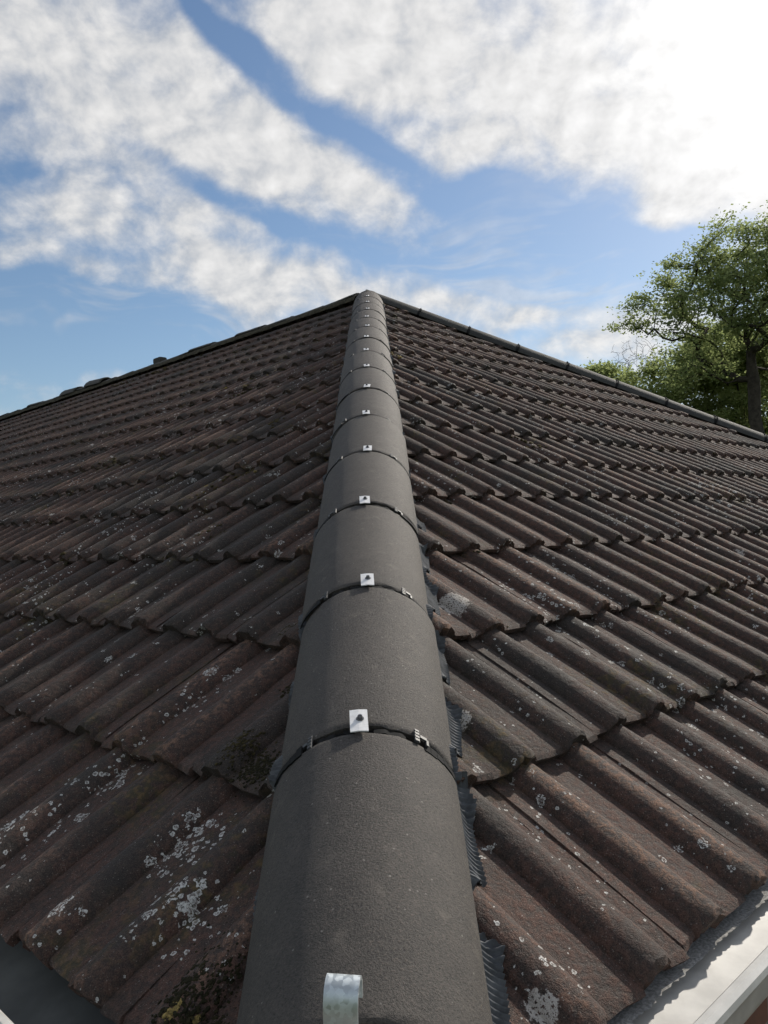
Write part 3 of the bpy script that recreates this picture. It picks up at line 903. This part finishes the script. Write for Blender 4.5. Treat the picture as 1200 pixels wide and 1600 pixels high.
# patches on the slopes
for (F, x, y, n, r, t0, t1, su, sv) in [(FR, 632, 560, 110, .014, .86, .965, .06, .09), (FR, 612, 478, 160, .022, .5, .945, .16, .16), (FR, 845, 1020, 120, .0035, .5, .93, .03, .14),
        (FR, 830, 690, 60, .010, .5, .95, .10, .10), (FL, 300, 775, 60, .009, .4, .95, .09, .12), (FL, 380, 610, 40, .014, .5, .95, .12, .1), (FL, 355, 605, 30, .012, .8, .95, .1, .1),
        (FL, 405, 590, 40, .012, .88, .95, .06, .12), (FL, 330, 828, 40, .006, .5, .95, .06, .05), (FL, 380, 735, 60, .008, .5, .95, .1, .06), (FL, 425, 660, 60, .009, .3, .9, .12, .05), (FL, 180, 720, 60, .01, .3, .9, .15, .06)]:
    moss_patch(F, *pix(F, x, y), su, sv, n, r, t0, t1)
for _ in range(520):                          # tufts caught under the tails of the upper courses
    F = FL if rng.random() < .72 else FR
    k = rng.integers(2, 16); v = V0 + GAUGE * k - rng.uniform(.004, .03)
    u = -(v * CP + .2 + rng.uniform(0, 11)) if F is FL else v * CP + .2 + rng.uniform(0, 1) * max(.1, FAR_X - 2 * v * CP - .4)
    moss_patch(F, u, v, .03, .012, int(rng.integers(2, 9)), rng.uniform(.004, .011), .0, .8)
for _ in range(90):                           # growth along the far part of the main ridge
    y = APEX.y + rng.uniform(2.2, 12); v = V_TOP - rng.uniform(.12, .5)
    moss_patch(FL, -y, v, .12, .06, 6, rng.uniform(.014, .028), .1, .9)
V_ = np.concatenate(MV); F_ = np.concatenate(MF); T_ = np.concatenate(MT)
moss = link('moss', mesh('moss', V_.tolist(), F_.tolist(), 90, {'tone': T_}), M_MOSS)
set_props(moss, 'brown green moss tufts scattered over the roof tiles', 'moss', kind='stuff')
# bedding mortar at the foot of the hip
bm = bmesh.new()
for dx in (-.062, .058):
    r_ = bmesh.ops.create_icosphere(bm, subdivisions=3, radius=1.0, matrix=Matrix.Translation((dx, -.004, -.068)) @ Matrix.Diagonal((.045, .022, .048, 1)))
    for v in r_['verts']: v.co += Vector((random.gauss(0, .0012), random.gauss(0, .0012), random.gauss(0, .0012)))
link('bedding_mortar', bm_mesh('bedding_mortar', bm, 60), M_MORTAR, house, frame(ORG + HIP * -.415, HIP, HUP))

# ------------------------------------------------------------------ trees
def tube_path(V, Fc, pts, radii, seg):
    b0 = len(V); n = len(pts)
    prev = None
    for i, p in enumerate(pts):
        d = (pts[min(i + 1, n - 1)] - pts[max(i - 1, 0)]); d /= (np.linalg.norm(d) + 1e-9)
        ref = np.array([0, 0, 1.]) if abs(d[2]) < .9 else np.array([1., 0, 0])
        a = np.cross(d, ref); a /= np.linalg.norm(a); b = np.cross(d, a)
        for k in range(seg):
            t = 2 * math.pi * k / seg; V.append(p + radii[i] * (a * math.cos(t) + b * math.sin(t)))
    for i in range(n - 1):
        for k in range(seg):
            a0 = b0 + i * seg + k; a1 = b0 + i * seg + (k + 1) % seg
            Fc.append((a0, a1, a1 + seg, a0 + seg))

def make_tree(name, label, base, spine, lobes, n_clump, leaf, per, leaf_mat, r_trunk, seed, group=None, spread_k=.5, r_min=.02, bare=False):
    """spine: points of the main stem; lobes: (centre, radius) that bound the crown. Limbs grow from the stem to every leaf spray."""
    g = np.random.default_rng(seed)
    base = np.array(base, float)
    nodes = [np.array(p, float) for p in spine]; par = [-1] + list(range(len(spine) - 1))
    # subdivide the stem
    nn, pp = [nodes[0]], [-1]
    for a, b in zip(nodes[:-1], nodes[1:]):
        k = max(2, int(np.linalg.norm(b - a) / .5))
        for j in range(1, k + 1):
            nn.append(a + (b - a) * j / k + g.normal(0, .03, 3)); pp.append(len(nn) - 2)
    nodes, par = nn, pp
    tips = []
    for c, r in lobes:
        c = np.array(c, float); r = np.array(r, float) * np.ones(3)
        m = max(3, int(n_clump * float(np.prod(r) ** (2 / 3)) / sum(float(np.prod(np.array(q[1]) * np.ones(3)) ** (2 / 3)) for q in lobes)))
        d = g.normal(0, 1, (m, 3)); d /= np.linalg.norm(d, axis=1, keepdims=True)
        rad = g.uniform(.25, 1., (m, 1)) ** .45
        tips.extend(c + d * rad * r)
    tips = np.array(tips)
    stem0 = np.array(spine[0]); order = np.argsort(np.linalg.norm(tips - nodes[len(nodes) // 2], axis=1))
    ends = []
    start_ok = max(1, int(len(nodes) * .30))
    for ti in order:
        t = tips[ti]; A = np.array(nodes)
        d = t - A; dist = np.linalg.norm(d, axis=1)
        cost = dist + .9 * np.maximum(0, A[:, 2] - t[2] + .25 * dist)      # limbs rise as they run outward
        cost[:start_ok] += 100
        j = int(np.argmin(cost)); a = nodes[j]; L = dist[j]; k = max(1, int(L / .45))
        cur = j
        for s in range(1, k + 1):
            f = s / k; p = a + (t - a) * f
            p[2] -= .16 * L * math.sin(f * math.pi) * (1 if a[2] < t[2] else -.6)
            p = p + g.normal(0, .06, 3) * (1 if s < k else 0)
            nodes.append(p); par.append(cur); cur = len(nodes) - 1
        ends.append(cur)
    n = len(nodes); load = np.zeros(n)
    for e in ends: load[e] += 1
    for i in range(n - 1, 0, -1): load[par[i]] += load[i]
    rad = np.maximum(r_min * .5, r_trunk * (load / max(load[0], 1)) ** .5)
    kids = [[] for _ in range(n)]
    for i in range(1, n): kids[par[i]].append(i)
    V, Fc = [], []
    stack = [(0, None)]
    while stack:
        i, frm = stack.pop()
        path = [i] if frm is None else [frm, i]; 
        cur = i
        while kids[cur]:
            ks = sorted(kids[cur], key=lambda q: -load[q])
            for q in ks[1:]: stack.append((q, cur))
            cur = ks[0]; path.append(cur)
        if len(path) < 2: continue
        rr = [min(rad[q], rad[path[1]] * 1.05) if frm is not None and q == frm else rad[q] for q in path]
        if frm is None: rr[0] *= 1.35
        tube_path(V, Fc, [nodes[q] for q in path], rr, 10 if rr[0] > .12 else (6 if rr[0] > .04 else 4))
    root = bpy.data.objects.new(name, None); COL.objects.link(root); root.location = tuple(base)
    set_props(root, label, 'tree', group)
    link('trunk', mesh('trunk', V, Fc, 60), M_BARK, root)
    if bare: return root
    # leaf sprays: flattened fans of small leaves round every tip and along the outer twigs
    E = np.array([nodes[e] for e in ends]); back = np.array([nodes[par[e]] for e in ends])
    cen = np.concatenate([E, .5 * (E + back)]); m = len(cen)
    cnt = per
    size = g.uniform(.6, 1.25, (m, 1, 1)) * spread_k
    off = g.normal(0, .5, (m, cnt, 3)) * size; off[:, :, 2] *= .38
    C = (cen[:, None, :] + off).reshape(-1, 3); N = len(C)
    a = g.normal(0, 1, (N, 3)); a[:, 2] *= .5; a /= np.linalg.norm(a, axis=1, keepdims=True)
    b = np.cross(a, g.normal(0, 1, (N, 3)) + np.array([0, 0, 1.2])); b /= np.linalg.norm(b, axis=1, keepdims=True) + 1e-9
    sz = leaf * g.uniform(.6, 1.3, (N, 1))
    P = np.stack([C - a * sz * .6, C + b * sz * .36, C + a * sz * .6, C - b * sz * .36], axis=1).reshape(-1, 3)
    Fq = np.arange(4 * N).reshape(N, 4)
    tone = np.repeat(np.clip(g.normal(.45, .25, N) , 0, 1), 4)
    link('crown', mesh('crown', P.tolist(), Fq.tolist(), None, {'tone': tone}), leaf_mat, root)
    return root

def sky_pt(az, el, dist):
    """a point seen from the hip's foot at a bearing (degrees right of the hip), an elevation and a distance over the ground"""
    d = HEAD * math.cos(R(az)) + ACR * math.sin(R(az))
    return np.array([CAM.x + d.x * dist, CAM.y + d.y * dist, CAM.z + math.tan(R(el)) * dist])
def grd(az, dist):
    p = sky_pt(az, 0, dist); p[2] = -.05; return p

L_BIG = leaf_material('leaf_green', (.125, .170, .075), (.150, .195, .090), (.185, .205, .105))
L_LOW = leaf_material('leaf_light_green', (.16, .205, .08), (.20, .235, .095), (.24, .25, .11))
DT = 36.
big_lobes = []
for az, el, r, dd in [(25.6,17.2,2.4,0), (23.6,16.5,2.0,-1.2), (27.6,16.9,2.5,1.0), (22.0,16.2,1.7,.6), (21.2,15.4,1.6,-1.0), (19.6,15.1,1.25,.8), (18.4,14.1,1.05,-.4), (17.3,13.5,.7,.2),
                      (24.8,15.6,2.4,.5), (22.9,14.0,1.9,-1.5), (20.4,12.6,1.5,.6), (26.8,14.6,2.6,-1.5), (29.0,15.6,2.6,.5), (30.4,13.4,2.4,0), (28.2,12.2,2.3,1.2), (23.6,11.6,1.9,1.4), (21.6,10.8,1.5,-.6)]:
    big_lobes.append((sky_pt(az, el, DT + dd), np.array((r, r, r * .78))))
make_tree('broadleaf_tree', 'tall open crowned tree with a dark trunk standing above the right slope', grd(25.0, DT),
          [grd(25.3, DT), sky_pt(25.2, 5, DT), sky_pt(25.1, 10, DT), sky_pt(24.8, 13.4, DT), sky_pt(24.9, 16, DT), sky_pt(25.3, 17.8, DT)],
          big_lobes, 640, .115, 36, L_BIG, .25, 5, spread_k=.56)
low = [  # az, dist, top elevation, crown radius, label
    (15.9, 46., 11.0, 2.6, 'rounded light green tree showing leftmost over the far hip'),
    (19.3, 42., 11.2, 2.9, 'leafy tree in front of the bare twigs, left of the tall tree'),
    (22.2, 44., 12.2, 3.2, 'dense low tree midway between the bare twigs and the tall trunk'),
    (26.4, 45., 12.8, 3.6, 'dense tree behind the tall trunk at the right edge'),
    (24.4, 50., 11.6, 3.4, 'low leafy tree farthest back, just left of the tall trunk'),
    (29.6, 43., 11.8, 3.4, 'low leafy tree cut by the right edge, right of the tall trunk'),
]
for k, (az, dist, top, r, lab) in enumerate(low):
    zt = sky_pt(az, top, dist)[2]; c = sky_pt(az, 0, dist)
    g = np.random.default_rng(70 + k); lobes = []
    for j in range(9):
        a = g.uniform(0, 6.28); q = g.uniform(.2, .8) * r
        rr = r * g.uniform(.42, .62)
        lobes.append((np.array([c[0] + math.cos(a) * q, c[1] + math.sin(a) * q, g.uniform(zt * .38, zt - rr * .8)]), np.array((rr, rr, rr * .8))))
    lobes.append((np.array([c[0], c[1], zt - r * .42]), np.array((r * .6, r * .6, r * .42))))
    make_tree('broadleaf_tree', lab, grd(az, dist), [grd(az, dist), sky_pt(az, 0, dist) * np.array([1, 1, 0]) + np.array([0, 0, zt * .35]), np.array([c[0] + .4, c[1], zt * .62]), np.array([c[0], c[1], zt * .88])],
              lobes, 480, .15, 44, L_LOW, .17, 80 + k, 'trees beyond the house', spread_k=.75)
bz = sky_pt(18.0, 12.6, 48.)
make_tree('bare_tree', 'thin bare twiggy tree rising behind the low leafy trees', grd(18.0, 48.), [grd(18.0, 48.), sky_pt(18.0, 5, 48.), sky_pt(17.9, 9.5, 48.), sky_pt(18.1, 12.0, 48.)],
          [(sky_pt(17.9, 11.6, 48.), (1.5, 1.5, 1.0)), (sky_pt(18.3, 10.8, 48.), (1.4, 1.4, .9))], 260, .1, 1, L_LOW, .055, 95, r_min=.014, bare=True)
